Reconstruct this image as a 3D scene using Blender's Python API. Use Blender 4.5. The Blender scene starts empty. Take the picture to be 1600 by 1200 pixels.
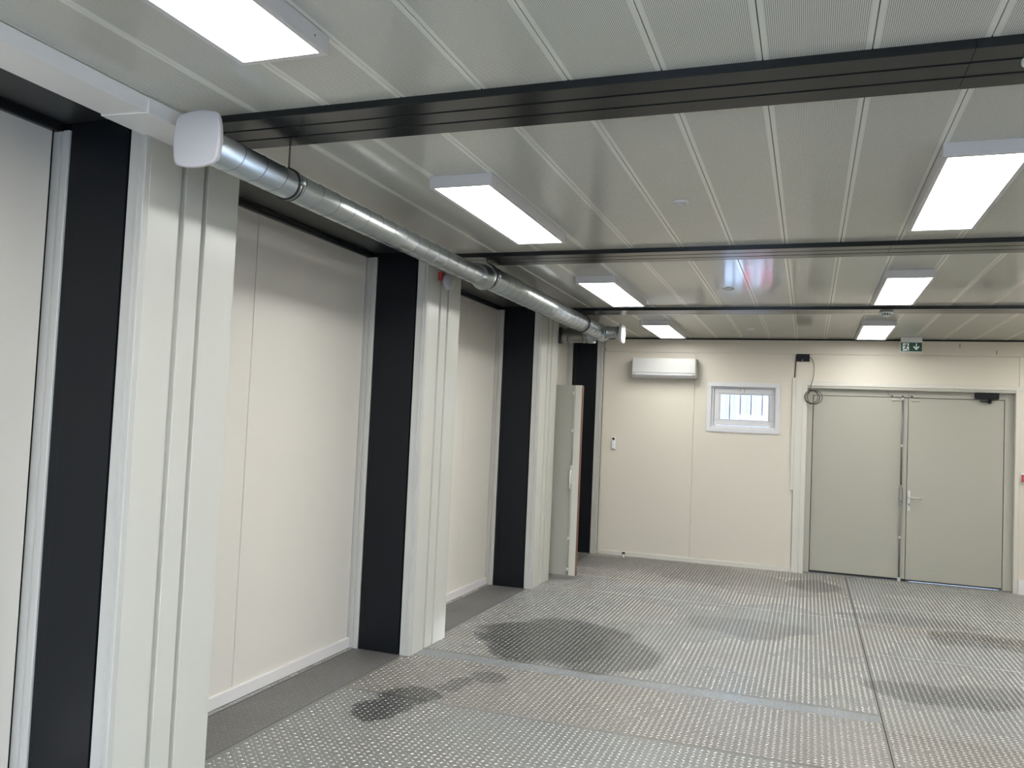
import bpy, bmesh, math, random
from mathutils import Vector, Matrix, noise
random.seed(7)
scn = bpy.context.scene
COL = scn.collection

# ------------------------------------------------------------------ camera, world, exposure
cd = bpy.data.cameras.new('camera'); cam = bpy.data.objects.new('camera', cd); COL.objects.link(cam)
_r = Vector((0.94049152, 0.33699208, 0.04372684)); _u = Vector((-0.02543557, -0.05850532, 0.997963))
_f = Vector((-0.33886388, 0.93968796, 0.04645217))
cam.matrix_world = Matrix(((_r.x, _u.x, -_f.x, 0), (_r.y, _u.y, -_f.y, 0), (_r.z, _u.z, -_f.z, 1.6091), (0, 0, 0, 1)))
cd.sensor_width = 36; cd.lens = 1294.14 / 1600 * 36; cd.clip_start = 0.05; cd.clip_end = 300
scn.camera = cam
scn.view_settings.view_transform = 'Standard'; scn.view_settings.look = 'None'
scn.view_settings.gamma = 1; scn.view_settings.use_curve_mapping = False
scn.view_settings.exposure = 1.5
scn.cycles.max_bounces = 10; scn.cycles.diffuse_bounces = 6; scn.cycles.glossy_bounces = 5
scn.cycles.caustics_reflective = False; scn.cycles.caustics_refractive = False
scn.cycles.sample_clamp_indirect = 4
LAMP = 8.6
w = bpy.data.worlds.new('sky'); scn.world = w; w.use_nodes = True
nt = w.node_tree; nt.nodes.clear()
# bright hazy sky: pale at the horizon, bluer overhead, the same all round
tcw = nt.nodes.new('ShaderNodeTexCoord'); sxw = nt.nodes.new('ShaderNodeSeparateXYZ'); nt.links.new(tcw.outputs['Generated'], sxw.inputs[0])
rpw = nt.nodes.new('ShaderNodeValToRGB'); rpw.color_ramp.elements[0].position = 0.0; rpw.color_ramp.elements[1].position = 0.8
rpw.color_ramp.elements[0].color = (0.74, 0.84, 1.0, 1); rpw.color_ramp.elements[1].color = (0.38, 0.56, 0.95, 1)
nt.links.new(sxw.outputs[2], rpw.inputs[0])
bg = nt.nodes.new('ShaderNodeBackground'); bg.inputs['Strength'].default_value = 5.5; nt.links.new(rpw.outputs[0], bg.inputs[0])
wo = nt.nodes.new('ShaderNodeOutputWorld')
nt.links.new(bg.outputs[0], wo.inputs[0])

sd = bpy.data.lights.new('sun', 'SUN'); sd.energy = 1.3; sd.angle = math.radians(2.5); sd.color = (0.86, 0.93, 1.0)
so = bpy.data.objects.new('sun', sd); COL.objects.link(so)
so.rotation_euler = Vector((-6.25, 2.4, -1.8)).to_track_quat('-Z', 'Y').to_euler()

# ------------------------------------------------------------------ materials
def mat(name, col, rough=0.5, metal=0.0, spec=0.5, noise_amt=0.0, nscale=3.0, bump=0.0, bscale=200.0, emit=None, estr=0, coat=0.0):
    m = bpy.data.materials.new(name); m.use_nodes = True
    n = m.node_tree.nodes; l = m.node_tree.links; b = n['Principled BSDF']
    b.inputs['Base Color'].default_value = (*col, 1); b.inputs['Roughness'].default_value = rough
    b.inputs['Metallic'].default_value = metal; b.inputs['Specular IOR Level'].default_value = spec
    b.inputs['Coat Weight'].default_value = coat
    if emit: b.inputs['Emission Color'].default_value = (*emit, 1); b.inputs['Emission Strength'].default_value = estr
    geo = n.new('ShaderNodeNewGeometry')
    if noise_amt > 0:
        t = n.new('ShaderNodeTexNoise'); t.inputs['Scale'].default_value = nscale; t.inputs['Detail'].default_value = 5
        l.new(geo.outputs['Position'], t.inputs['Vector'])
        mx = n.new('ShaderNodeMix'); mx.data_type = 'RGBA'
        mx.inputs[6].default_value = (*[c * (1 - noise_amt) for c in col], 1); mx.inputs[7].default_value = (*[min(1, c * (1 + noise_amt)) for c in col], 1)
        l.new(t.outputs['Fac'], mx.inputs[0])
        if noise_amt >= 0.03: l.new(mx.outputs[2], b.inputs['Base Color'])
        mr = n.new('ShaderNodeMapRange'); mr.inputs[3].default_value = rough * 0.95; mr.inputs[4].default_value = min(1, rough * 1.05)
        l.new(t.outputs['Fac'], mr.inputs[0]); l.new(mr.outputs[0], b.inputs['Roughness'])
    if bump > 0:
        t2 = n.new('ShaderNodeTexNoise'); t2.inputs['Scale'].default_value = bscale; t2.inputs['Detail'].default_value = 2
        l.new(geo.outputs['Position'], t2.inputs['Vector'])
        bp = n.new('ShaderNodeBump'); bp.inputs['Strength'].default_value = bump; bp.inputs['Distance'].default_value = 0.002
        l.new(t2.outputs['Fac'], bp.inputs['Height']); l.new(bp.outputs[0], b.inputs['Normal'])
    return m

M = {}
M['wall'] = mat('white_coated_steel', (0.71, 0.675, 0.605), 0.36, spec=0.45, noise_amt=0.015, nscale=1.5)
M['farwall'] = mat('cream_coated_steel', (0.67, 0.62, 0.525), 0.42, spec=0.4, noise_amt=0.02, nscale=1.2)
M['pil'] = mat('grey_white_cladding', (0.585, 0.58, 0.52), 0.30, spec=0.5, noise_amt=0.012, nscale=2)
M['trimw'] = mat('white_edge_profile', (0.52, 0.515, 0.48), 0.4, noise_amt=0.01)
M['base'] = mat('white_skirting', (0.72, 0.70, 0.68), 0.4, noise_amt=0.01)
M['dark'] = mat('anthracite_coating', (0.007, 0.0085, 0.011), 0.34, spec=0.22, noise_amt=0.04, nscale=4, bump=0.05, bscale=18)
M['darkbeam'] = mat('anthracite_beam_coating', (0.014, 0.016, 0.017), 0.2, spec=0.35, noise_amt=0.04, nscale=3, bump=0.04, bscale=16)
M['soffit'] = mat('anthracite_soffit_coating', (0.034, 0.036, 0.037), 0.3, spec=0.4)
M['black'] = mat('shadow_gap_black', (0.006, 0.006, 0.007), 0.7, spec=0.2)
M['blackp'] = mat('black_plastic', (0.005, 0.005, 0.006), 0.45, spec=0.25, noise_amt=0.05)
M['rubber'] = mat('black_rubber', (0.01, 0.01, 0.01), 0.6, noise_amt=0.05)
M['door'] = mat('grey_beige_door_coating', (0.41, 0.40, 0.335), 0.45, spec=0.35, noise_amt=0.02, nscale=2, bump=0.04, bscale=20)
M['doorframe'] = mat('beige_frame_coating', (0.465, 0.45, 0.385), 0.42, spec=0.35, noise_amt=0.015)
M['casing'] = mat('white_casing', (0.64, 0.615, 0.545), 0.4, noise_amt=0.012)
M['upvc'] = mat('white_window_plastic', (0.66, 0.655, 0.66), 0.35, noise_amt=0.01)
M['whitep'] = mat('white_plastic', (0.72, 0.72, 0.72), 0.3, noise_amt=0.01)
M['greyw'] = mat('cool_white_plastic', (0.54, 0.535, 0.555), 0.35, noise_amt=0.01)
M['lampbody'] = mat('white_lamp_housing', (0.60, 0.585, 0.58), 0.4, noise_amt=0.01)
M['steel'] = mat('brushed_steel', (0.5, 0.49, 0.47), 0.35, metal=0.8, noise_amt=0.05, nscale=40)
M['case'] = mat('grey_lock_case', (0.30, 0.295, 0.285), 0.4, metal=0.3, noise_amt=0.02)
M['rod'] = mat('grey_steel_rod', (0.19, 0.185, 0.175), 0.4, metal=0.5, noise_amt=0.05, nscale=30)
M['silver'] = mat('matt_silver_handle', (0.62, 0.60, 0.55), 0.3, metal=0.5, noise_amt=0.02)
M['red'] = mat('red_plastic', (0.42, 0.05, 0.05), 0.4, noise_amt=0.03)
M['redsign'] = mat('red_sign_paint', (0.5, 0.04, 0.06), 0.4, noise_amt=0.02)
M['green'] = mat('sign_green', (0.002, 0.055, 0.028), 0.35, noise_amt=0.05)
M['signwhite'] = mat('sign_white', (0.75, 0.80, 0.78), 0.4, noise_amt=0.01)
M['gasket'] = mat('brown_edge_gasket', (0.20, 0.09, 0.06), 0.6, noise_amt=0.08)
M['cable'] = mat('dark_cable', (0.035, 0.033, 0.03), 0.5, noise_amt=0.05)
M['diff'] = mat('lit_diffuser', (0.9, 0.9, 0.9), 0.5, emit=(0.985, 0.985, 0.965), estr=LAMP)
M['acw'] = mat('air_conditioner_plastic', (0.50, 0.50, 0.475), 0.32, noise_amt=0.01)
M['paper'] = mat('outside_ground', (0.42, 0.41, 0.39), 0.9, noise_amt=0.1, nscale=0.6)
M['facade'] = mat('pale_facade', (0.17, 0.20, 0.235), 0.8, noise_amt=0.03)
M['pink'] = mat('pink_facade', (0.235, 0.185, 0.195), 0.8, noise_amt=0.03)
M['sub'] = mat('dark_subfloor', (0.012, 0.012, 0.012), 0.9, noise_amt=0.2, nscale=10)

# galvanised duct: spangle and faint streaks along the sheet
def galv(name, col, rough, met):
    m = mat(name, col, rough, metal=met)
    n = m.node_tree.nodes; l = m.node_tree.links; b = n['Principled BSDF']
    geo = n.new('ShaderNodeNewGeometry'); v = n.new('ShaderNodeTexVoronoi'); v.inputs['Scale'].default_value = 60
    l.new(geo.outputs['Position'], v.inputs['Vector'])
    ns = n.new('ShaderNodeTexNoise'); ns.inputs['Scale'].default_value = 9; ns.inputs['Detail'].default_value = 6
    l.new(geo.outputs['Position'], ns.inputs['Vector'])
    ad = n.new('ShaderNodeMath'); ad.operation = 'ADD'
    sp = n.new('ShaderNodeSeparateColor'); l.new(v.outputs['Color'], sp.inputs[0])
    ml = n.new('ShaderNodeMath'); ml.operation = 'MULTIPLY'; ml.inputs[1].default_value = 0.5
    l.new(sp.outputs[0], ml.inputs[0]); l.new(ml.outputs[0], ad.inputs[0]); l.new(ns.outputs['Fac'], ad.inputs[1])
    r = n.new('ShaderNodeValToRGB'); r.color_ramp.elements[0].position = 0.35; r.color_ramp.elements[1].position = 0.95
    r.color_ramp.elements[0].color = (*[c * 0.97 for c in col], 1); r.color_ramp.elements[1].color = (*[min(1, c * 1.03) for c in col], 1)
    l.new(ad.outputs[0], r.inputs[0])
    mr = n.new('ShaderNodeMapRange'); mr.inputs[3].default_value = rough * 0.95; mr.inputs[4].default_value = rough * 1.08
    l.new(ns.outputs['Fac'], mr.inputs[0]); l.new(mr.outputs[0], b.inputs['Roughness'])
    return m
M['galv'] = galv('galvanised_duct', (0.42, 0.45, 0.455), 0.32, 0.95)
M['galvseam'] = galv('galvanised_seam', (0.20, 0.215, 0.22), 0.4, 0.85)

# perforated ceiling metal: round holes in rows, plain edge strips beside each joint
def ceil_mat():
    m = mat('perforated_ceiling_metal', (0.56, 0.56, 0.495), 0.22, spec=0.5)
    n = m.node_tree.nodes; l = m.node_tree.links; b = n['Principled BSDF']
    tc = n.new('ShaderNodeTexCoord'); sx = n.new('ShaderNodeSeparateXYZ'); l.new(tc.outputs['Object'], sx.inputs[0])
    def mth(op, a, bb=None, c=None):
        q = n.new('ShaderNodeMath'); q.operation = op
        for i, v in enumerate((a, bb, c)):
            if v is None: continue
            if isinstance(v, (int, float)): q.inputs[i].default_value = v
            else: l.new(v, q.inputs[i])
        return q.outputs[0]
    P = 0.0054
    def cell(o): return mth('SUBTRACT', mth('FRACT', mth('DIVIDE', o, P)), 0.5)
    cx = cell(sx.outputs[0]); cy = cell(sx.outputs[1])
    d = mth('SQRT', mth('ADD', mth('MULTIPLY', cx, cx), mth('MULTIPLY', cy, cy)))
    hole = mth('LESS_THAN', d, 0.31)
    inside = mth('LESS_THAN', mth('ABSOLUTE', sx.outputs[0]), 0.137)
    h = mth('MULTIPLY', hole, inside)
    ns = n.new('ShaderNodeTexNoise'); ns.inputs['Scale'].default_value = 1.3; l.new(tc.outputs['Object'], ns.inputs['Vector'])
    mx0 = n.new('ShaderNodeMix'); mx0.data_type = 'RGBA'; mx0.inputs[6].default_value = (0.78, 0.78, 0.71, 1); mx0.inputs[7].default_value = (0.82, 0.82, 0.75, 1)
    l.new(ns.outputs['Fac'], mx0.inputs[0])
    mx = n.new('ShaderNodeMix'); mx.data_type = 'RGBA'; mx.inputs[7].default_value = (0.10, 0.10, 0.09, 1)
    l.new(mx0.outputs[2], mx.inputs[6]); l.new(h, mx.inputs[0]); l.new(mx.outputs[2], b.inputs['Base Color'])
    sp = mth('SUBTRACT', 0.5, mth('MULTIPLY', h, 0.45)); l.new(sp, b.inputs['Specular IOR Level'])
    rr = mth('ADD', 0.11, mth('MULTIPLY', h, 0.5)); l.new(rr, b.inputs['Roughness'])
    return m
M['ceil'] = ceil_mat()

# tread plate steel with stains that have their own outlines
WET = [(-2.20, 4.16, .13, .20, .9), (-2.16, 4.42, .14, .16, .9), (-1.88, 4.93, .17, .13, .6), (-2.03, 4.72, .09, .17, .6),
       (-1.78, 6.08, .56, .66, .9), (-1.35, 5.80, .42, .45, .7), (-0.45, 7.25, .50, .34, .45), (0.12, 9.62, .26, .36, .65), (-0.85, 9.5, .7, .5, .35),
       (-2.2, 9.75, .45, .5, .6), (-1.5, 9.9, .8, .45, .45), (0.80, 5.95, .42, .20, .6), (1.35, 6.1, .5, .22, .4), (1.5, 7.75, .55, .3, .6), (0.9, 8.3, .6, .22, .45), (1.9, 6.9, .4, .5, .4)]
def plate_mat(name, col, rough, met, tint, wetk=0.22):
    m = mat(name, col, rough, metal=met, spec=0.3)
    n = m.node_tree.nodes; l = m.node_tree.links; b = n['Principled BSDF']
    geo = n.new('ShaderNodeNewGeometry')
    def mth(op, a, bb=None):
        q = n.new('ShaderNodeMath'); q.operation = op
        for i, v in enumerate((a, bb)):
            if v is None: continue
            if isinstance(v, (int, float)): q.inputs[i].default_value = v
            else: l.new(v, q.inputs[i])
        return q.outputs[0]
    ns = n.new('ShaderNodeTexNoise'); ns.inputs['Scale'].default_value = 2.2; ns.inputs['Detail'].default_value = 4; l.new(geo.outputs['Position'], ns.inputs['Vector'])
    sub = n.new('ShaderNodeVectorMath'); sub.operation = 'SUBTRACT'; sub.inputs[1].default_value = (.5, .5, .5)
    l.new(ns.outputs['Color'], sub.inputs[0])
    sc = n.new('ShaderNodeVectorMath'); sc.operation = 'SCALE'; sc.inputs['Scale'].default_value = 0.5; l.new(sub.outputs[0], sc.inputs[0])
    ad = n.new('ShaderNodeVectorMath'); ad.operation = 'ADD'; l.new(geo.outputs['Position'], ad.inputs[0]); l.new(sc.outputs[0], ad.inputs[1])
    sx = n.new('ShaderNodeSeparateXYZ'); l.new(ad.outputs[0], sx.inputs[0])
    tot = None
    for (x, y, rx, ry, a) in WET:
        u = mth('DIVIDE', mth('SUBTRACT', sx.outputs[0], x), rx); v = mth('DIVIDE', mth('SUBTRACT', sx.outputs[1], y), ry)
        d = mth('SQRT', mth('ADD', mth('MULTIPLY', u, u), mth('MULTIPLY', v, v)))
        mr = n.new('ShaderNodeMapRange'); mr.inputs[1].default_value = 0.92; mr.inputs[2].default_value = 1.04; mr.inputs[3].default_value = a; mr.inputs[4].default_value = 0
        l.new(d, mr.inputs[0]); tot = mr.outputs[0] if tot is None else mth('MAXIMUM', tot, mr.outputs[0])
    n2 = n.new('ShaderNodeTexNoise'); n2.inputs['Scale'].default_value = 1.1; n2.inputs['Detail'].default_value = 8; l.new(geo.outputs['Position'], n2.inputs['Vector'])
    n3 = n.new('ShaderNodeTexVoronoi'); n3.inputs['Scale'].default_value = 70; l.new(geo.outputs['Position'], n3.inputs['Vector'])
    sp = n.new('ShaderNodeSeparateColor'); l.new(n3.outputs['Color'], sp.inputs[0])
    rp = n.new('ShaderNodeValToRGB'); rp.color_ramp.elements[0].position = 0.38; rp.color_ramp.elements[1].position = 0.66
    rp.color_ramp.elements[0].color = (*col, 1); rp.color_ramp.elements[1].color = (*tint, 1); l.new(n2.outputs['Fac'], rp.inputs[0])
    hs = n.new('ShaderNodeMix'); hs.data_type = 'RGBA'; hs.blend_type = 'MULTIPLY'; hs.inputs[0].default_value = 1
    g = mth('ADD', mth('MULTIPLY', sp.outputs[0], 0.16), 0.90)
    cb = n.new('ShaderNodeCombineColor'); [l.new(g, cb.inputs[i]) for i in range(3)]
    l.new(rp.outputs[0], hs.inputs[6]); l.new(cb.outputs[0], hs.inputs[7])
    wt = n.new('ShaderNodeMix'); wt.data_type = 'RGBA'; wt.inputs[7].default_value = (*[c * wetk for c in col], 1)
    l.new(tot, wt.inputs[0]); l.new(hs.outputs[2], wt.inputs[6]); l.new(wt.outputs[2], b.inputs['Base Color'])
    ro = mth('SUBTRACT', mth('ADD', mth('MULTIPLY', n2.outputs['Fac'], 0.16), rough - 0.08), mth('MULTIPLY', tot, 0.08)); l.new(ro, b.inputs['Roughness'])
    return m
M['plate'] = plate_mat('galvanised_tread_plate', (0.225, 0.236, 0.23), 0.42, 0.2, (0.238, 0.228, 0.205))
M['plate2'] = plate_mat('dull_tan_tread_plate', (0.24, 0.227, 0.205), 0.44, 0.2, (0.22, 0.202, 0.18))
M['plate3'] = plate_mat('bluish_tread_strip', (0.29, 0.31, 0.32), 0.40, 0.2, (0.26, 0.27, 0.275))
M['stud'] = plate_mat('galvanised_tread_studs', (0.57, 0.58, 0.575), 0.27, 0.6, (0.58, 0.57, 0.55), 0.6)
M['dull'] = plate_mat('dull_grey_floor_strip', (0.19, 0.185, 0.18), 0.5, 0.3, (0.165, 0.16, 0.155))

M['dullstud'] = plate_mat('dull_grey_strip_studs', (0.23, 0.225, 0.215), 0.38, 0.4, (0.21, 0.205, 0.195))
def glass():
    m = bpy.data.materials.new('window_glass'); m.use_nodes = True
    n = m.node_tree.nodes; l = m.node_tree.links; b = n['Principled BSDF']
    b.inputs['Base Color'].default_value = (0.95, 0.98, 1, 1); b.inputs['Roughness'].default_value = 0.02
    b.inputs['Transmission Weight'].default_value = 1; b.inputs['IOR'].default_value = 1.45
    return m
M['glass'] = glass()

# ------------------------------------------------------------------ helpers
class MB:
    def __init__(s): s.v = []; s.f = []; s.sm = []
    def box(s, x0, x1, y0, y1, z0, z1):
        i = len(s.v)
        s.v += [(x0,y0,z0),(x1,y0,z0),(x1,y1,z0),(x0,y1,z0),(x0,y0,z1),(x1,y0,z1),(x1,y1,z1),(x0,y1,z1)]
        s.f += [(i,i+3,i+2,i+1),(i+4,i+5,i+6,i+7),(i,i+1,i+5,i+4),(i+1,i+2,i+6,i+5),(i+2,i+3,i+7,i+6),(i+3,i,i+4,i+7)]
        s.sm += [0] * 6; return s
    def prism(s, pts, axis, a, b, smooth=0):
        # closed outline pts (2D) extruded along axis from a to b
        n = len(pts); i = len(s.v)
        def P(p, t):
            if axis == 'x': return (t, p[0], p[1])
            if axis == 'y': return (p[0], t, p[1])
            return (p[0], p[1], t)
        s.v += [P(p, a) for p in pts] + [P(p, b) for p in pts]
        s.f += [tuple(range(i, i+n)), tuple(range(i+2*n-1, i+n-1, -1))]; s.sm += [0, 0]
        for k in range(n):
            k2 = (k+1) % n; s.f.append((i+k, i+n+k, i+n+k2, i+k2)); s.sm.append(smooth)
        return s
    def lathe(s, c, axis, prof, n=24, smooth=1):
        # prof: list of (radius, t along axis); rings joined, ends capped
        i0 = len(s.v); c = Vector(c); A = Vector(axis).normalized()
        U = A.orthogonal().normalized(); W = A.cross(U)
        for (r, t) in prof:
            for k in range(n):
                a = 2*math.pi*k/n; s.v.append(tuple(c + A*t + (U*math.cos(a) + W*math.sin(a))*r))
        for j in range(len(prof)-1):
            for k in range(n):
                k2 = (k+1) % n; a = i0+j*n
                s.f.append((a+k, a+k2, a+n+k2, a+n+k)); s.sm.append(smooth)
        s.f.append(tuple(i0+k for k in range(n-1, -1, -1))); s.f.append(tuple(i0+(len(prof)-1)*n+k for k in range(n))); s.sm += [0, 0]
        return s
    def tube(s, pts, r, n=8):
        pts = [Vector(p) for p in pts]; i0 = len(s.v); U = None
        for j, p in enumerate(pts):
            T = (pts[min(j+1, len(pts)-1)] - pts[max(j-1, 0)]).normalized()
            if U is None: U = T.orthogonal().normalized()
            U = (U - T*U.dot(T)).normalized(); W = T.cross(U)
            for k in range(n):
                a = 2*math.pi*k/n; s.v.append(tuple(p + (U*math.cos(a) + W*math.sin(a))*r))
        for j in range(len(pts)-1):
            for k in range(n):
                k2 = (k+1) % n; a = i0+j*n; s.f.append((a+k, a+k2, a+n+k2, a+n+k)); s.sm.append(1)
        s.f.append(tuple(i0+k for k in range(n-1, -1, -1))); s.f.append(tuple(i0+(len(pts)-1)*n+k for k in range(n))); s.sm += [0, 0]
        return s
    def mesh(s, name, m):
        me = bpy.data.meshes.new(name); me.from_pydata(s.v, [], s.f)
        me.polygons.foreach_set('use_smooth', [bool(q) for q in s.sm]); me.materials.append(m)
        bm = bmesh.new(); bm.from_mesh(me); bmesh.ops.recalc_face_normals(bm, faces=bm.faces); bm.to_mesh(me); bm.free(); me.update()
        return me
    def build(s, name, m, parent=None, bevel=0, loc=(0, 0, 0)):
        o = bpy.data.objects.new(name, s.mesh(name, m)); COL.objects.link(o)
        if bevel: 
            b = o.modifiers.new('bevel', 'BEVEL'); b.width = bevel; b.segments = 2; b.limit_method = 'ANGLE'; b.angle_limit = math.radians(40)
        o.location = loc
        if parent is not None:
            o.parent = parent
        return o
def B(*a): return MB().box(*a)
def tag(o, label=None, cat=None, group=None, kind=None):
    if label: o['label'] = label
    if cat: o['category'] = cat
    if group: o['group'] = group
    if kind: o['kind'] = kind
    return o
def empty(name, loc=(0, 0, 0)):
    o = bpy.data.objects.new(name, None); COL.objects.link(o); o.location = loc; o.empty_display_size = 0.1; return o
def link_copy(o, parent=None):
    c = o.copy(); COL.objects.link(c)
    c.parent = parent
    return c
def copy_tree(o, parent=None):
    c = link_copy(o, parent)
    for ch in [q for q in bpy.data.objects if q.parent == o]: copy_tree(ch, c)
    return c
def rrect(cx, cz, w_, h_, r, n=5):
    p = []
    for (sx, sz, a0) in ((1, 1, 0), (-1, 1, 90), (-1, -1, 180), (1, -1, 270)):
        for k in range(n+1):
            a = math.radians(a0 + 90*k/n); p.append((cx + sx*(w_/2-r) + r*math.cos(a), cz + sz*(h_/2-r) + r*math.sin(a)))
    return p

H = 2.75; XW = -2.985; XD = -2.906; XM = -2.580; XP = -2.504; D = 10.38; XR = 3.85; YB = -2.65
S0 = -2.0185; SW = 0.3093
PY = [(-0.055, 0.52), (2.545, 3.12), (5.140, 5.715), (7.745, 8.32)]
BEAM = [(-0.015, 0.285), (2.585, 2.885), (5.168, 5.468), (7.745, 8.045)]
BD = 0.028

# ------------------------------------------------------------------ floor
floor = B(XW-0.3, XR+0.3, YB-0.3, D+0.3, -0.12, -0.0014).build('floor', M['sub']); tag(floor, kind='structure')
def stud_mesh(x0, x1, y0, y1, z, m, h=0.0022, ox=-2.5645, oy=3.378, tilt=0.0, P=0.0338):
    V = []; F = []
    L, Wd = 0.0125, 0.0046
    base = [(L, 0), (L*.62, Wd*.72), (0, Wd), (-L*.62, Wd*.72), (-L, 0), (-L*.62, -Wd*.72), (0, -Wd), (L*.62, -Wd*.72)]
    i0 = math.ceil((x0+0.012-ox)/P); i1 = math.floor((x1-0.012-ox)/P); j0 = math.ceil((y0+0.012-oy)/P); j1 = math.floor((y1-0.012-oy)/P)
    for i in range(i0, i1+1):
        for j in range(j0, j1+1):
            x = ox+i*P; y = oy+j*P
            if x > 0.62*y + 0.6: continue      # nothing of these is in view
            sgn = 1 if (i+j) % 2 else -1
            ca, sa = math.cos(0.72*sgn), math.sin(0.72*sgn); k = len(V)
            for (q, hh) in ((1, 0), (0.62, h)):
                for (a, b) in base: V.append((x+(a*ca-b*sa)*q, y+(a*sa+b*ca)*q, z+hh))
            for t in range(8): F.append((k+t, k+(t+1) % 8, k+8+(t+1) % 8, k+8+t))
            F.append(tuple(k+8+t for t in range(8)))
    if not F: return None
    me = bpy.data.meshes.new('tread_studs'); me.from_pydata(V, [], F); me.polygons.foreach_set('use_smooth', [True]*len(F)); me.materials.append(m); me.update()
    return me
def plate(x0, x1, y0, y1, m, z=0.0, sk0=0.0, sk1=0.0, studs='stud', h=0.0022, **k):
    g = 0.0030
    pts = [(x0+g, y0+g+sk0), (x1-g, y0+g), (x1-g, y1-g), (x0+g, y1-g+sk1)]
    o = MB().prism(pts, 'z', z-0.005, z).build('floor_plate', M[m], floor)
    if studs and y1 > 2.6:
        me = stud_mesh(x0, x1, max(y0, 2.6), y1, z, M[studs], h, **k)
        if me:
            s = bpy.data.objects.new('tread_studs', me); COL.objects.link(s); s.parent = o; s['kind'] = 'stuff'
    return o
XS, XC = -2.572, 0.435
for (y0, y1, m, z) in [(YB, 1.80, 'plate', 0), (1.80, 4.40, 'plate', 0), (4.40, 5.22, 'plate2', 0), (5.36, 8.02, 'plate', 0), (8.02, 8.80, 'plate', 0), (8.80, D+0.07, 'plate2', 0)]:
    plate(XS, XC, y0, y1, m, z, oy=3.378+random.uniform(-.01, .01) if y0 > 5 else 3.378)
plate(XS, XC, 5.22, 5.36, 'plate3', 0, studs='plate3', P=0.024, oy=5.30, h=0.0018)
for (y0, y1, m, z) in [(YB, 2.45, 'plate', 0), (2.45, 5.09, 'plate2', 0), (5.09, 6.85, 'plate', 0), (6.85, 7.71, 'plate', 0), (7.71, 7.94, 'plate2', 0), (7.94, 8.74, 'plate', 0), (8.74, D+0.07, 'plate', 0)]:
    plate(XC, XR, y0, y1, m, z, ox=0.46, oy=5.11)
for (y0, y1) in [(-.1+.62, 2.545), (3.12, 5.14), (5.715, 7.745), (8.32, D)]:
    plate(-2.925, XS, y0-.0, y1, 'dull', -0.001, studs='dullstud', h=0.0016)
    plate(-2.966, -2.925, y0, y1, 'plate', -0.001, P=0.0190, ox=-2.952)
B(XW-0.02, XS, YB, 0.52, -0.006, -0.001).build('floor_plate', M['plate'], floor)
for (y0, y1) in PY[1:]: B(XW-0.02, XS, y0, y1, -0.006, -0.0012).build('floor_plate', M['dull'], floor)

# ------------------------------------------------------------------ ceiling
ceiling = B(XW-0.3, XR+0.3, YB-0.3, D+0.3, H+0.045, H+0.2).build('ceiling', M['black']); tag(ceiling, kind='structure')
bays = [(YB, BEAM[0][0]), (BEAM[0][1], BEAM[1][0]), (BEAM[1][1], BEAM[2][0]), (BEAM[2][1], BEAM[3][0]), (BEAM[3][1], D)]
for (y0, y1) in bays:
    L = y1 - y0; g = 0.0013; hw = SW/2 - g
    prof = [(-hw, 0.02), (-hw, 0.002), (-hw+0.002, 0), (hw-0.002, 0), (hw, 0.002), (hw, 0.02)]
    me = MB().prism(prof, 'y', -L/2, L/2).mesh('ceiling_panel', M['ceil'])
    for k in range(-1, 20):
        xc = S0 + SW*(k-0.5)
        if xc < XP - 0.02 or xc > XR: continue
        o = bpy.data.objects.new('ceiling_panel', me); COL.objects.link(o); o.location = (xc, (y0+y1)/2, H); o.parent = ceiling
# beams between the ceiling fields
for bi, (y0, y1) in enumerate(BEAM):
    t = B(XP, XR, y0+.004, y1-.004, H-0.004, H+0.04).build('trim_%d' % (bi+1), M['black']); tag(t, kind='structure')
    W_ = y1-y0; g = 0.011; sw = (W_-2*g)/3; zb = H-BD
    for (xa, xb) in ((XP, 0.416), (0.4175, XR)):
        for k in range(3):
            a = y0+k*(sw+g)
            MB().prism([(a, H+0.02), (a, zb+.002), (a+0.002, zb), (a+sw-0.002, zb), (a+sw, zb+.002), (a+sw, H+0.02)], 'x', xa, xb).build('beam_strip', M['darkbeam'], t)
te = B(XP, XR, D-0.012, D, H-0.016, H+0.0).build('trim_5', M['black']); tag(te, kind='structure')

# ------------------------------------------------------------------ left wall
wl = MB()
wl.box(XW-0.25, XW-0.03, YB, 8.58, -0.1, H+0.1).box(XW-0.25, XW-0.03, 9.52, D+0.3, -0.1, H+0.1).box(XW-0.25, XW-0.03, 8.58, 9.52, 2.06, H+0.1)
wl = wl.build('wall_left', M['black']); tag(wl, kind='structure')
def wpanel(y0, y1, z0=0.0, z1=2.735):
    g = 0.0024
    MB().prism([(XW-0.03, y0+g), (XW-0.002, y0+g), (XW, y0+g+0.003), (XW, y1-g-0.003), (XW-0.002, y1-g), (XW-0.03, y1-g)], 'z', z0, z1).build('wall_panel', M['wall'], wl)
for a in [(YB, -.055), (0.52, 1.30), (1.30, 2.53), (3.12, 3.905), (3.905, 5.13), (5.715, 7.03), (7.03, 7.735), (8.32, 8.57), (9.53, 10.16), (10.16, D-0.04)]: wpanel(*a)
wpanel(8.57, 9.53, 2.07)
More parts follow.
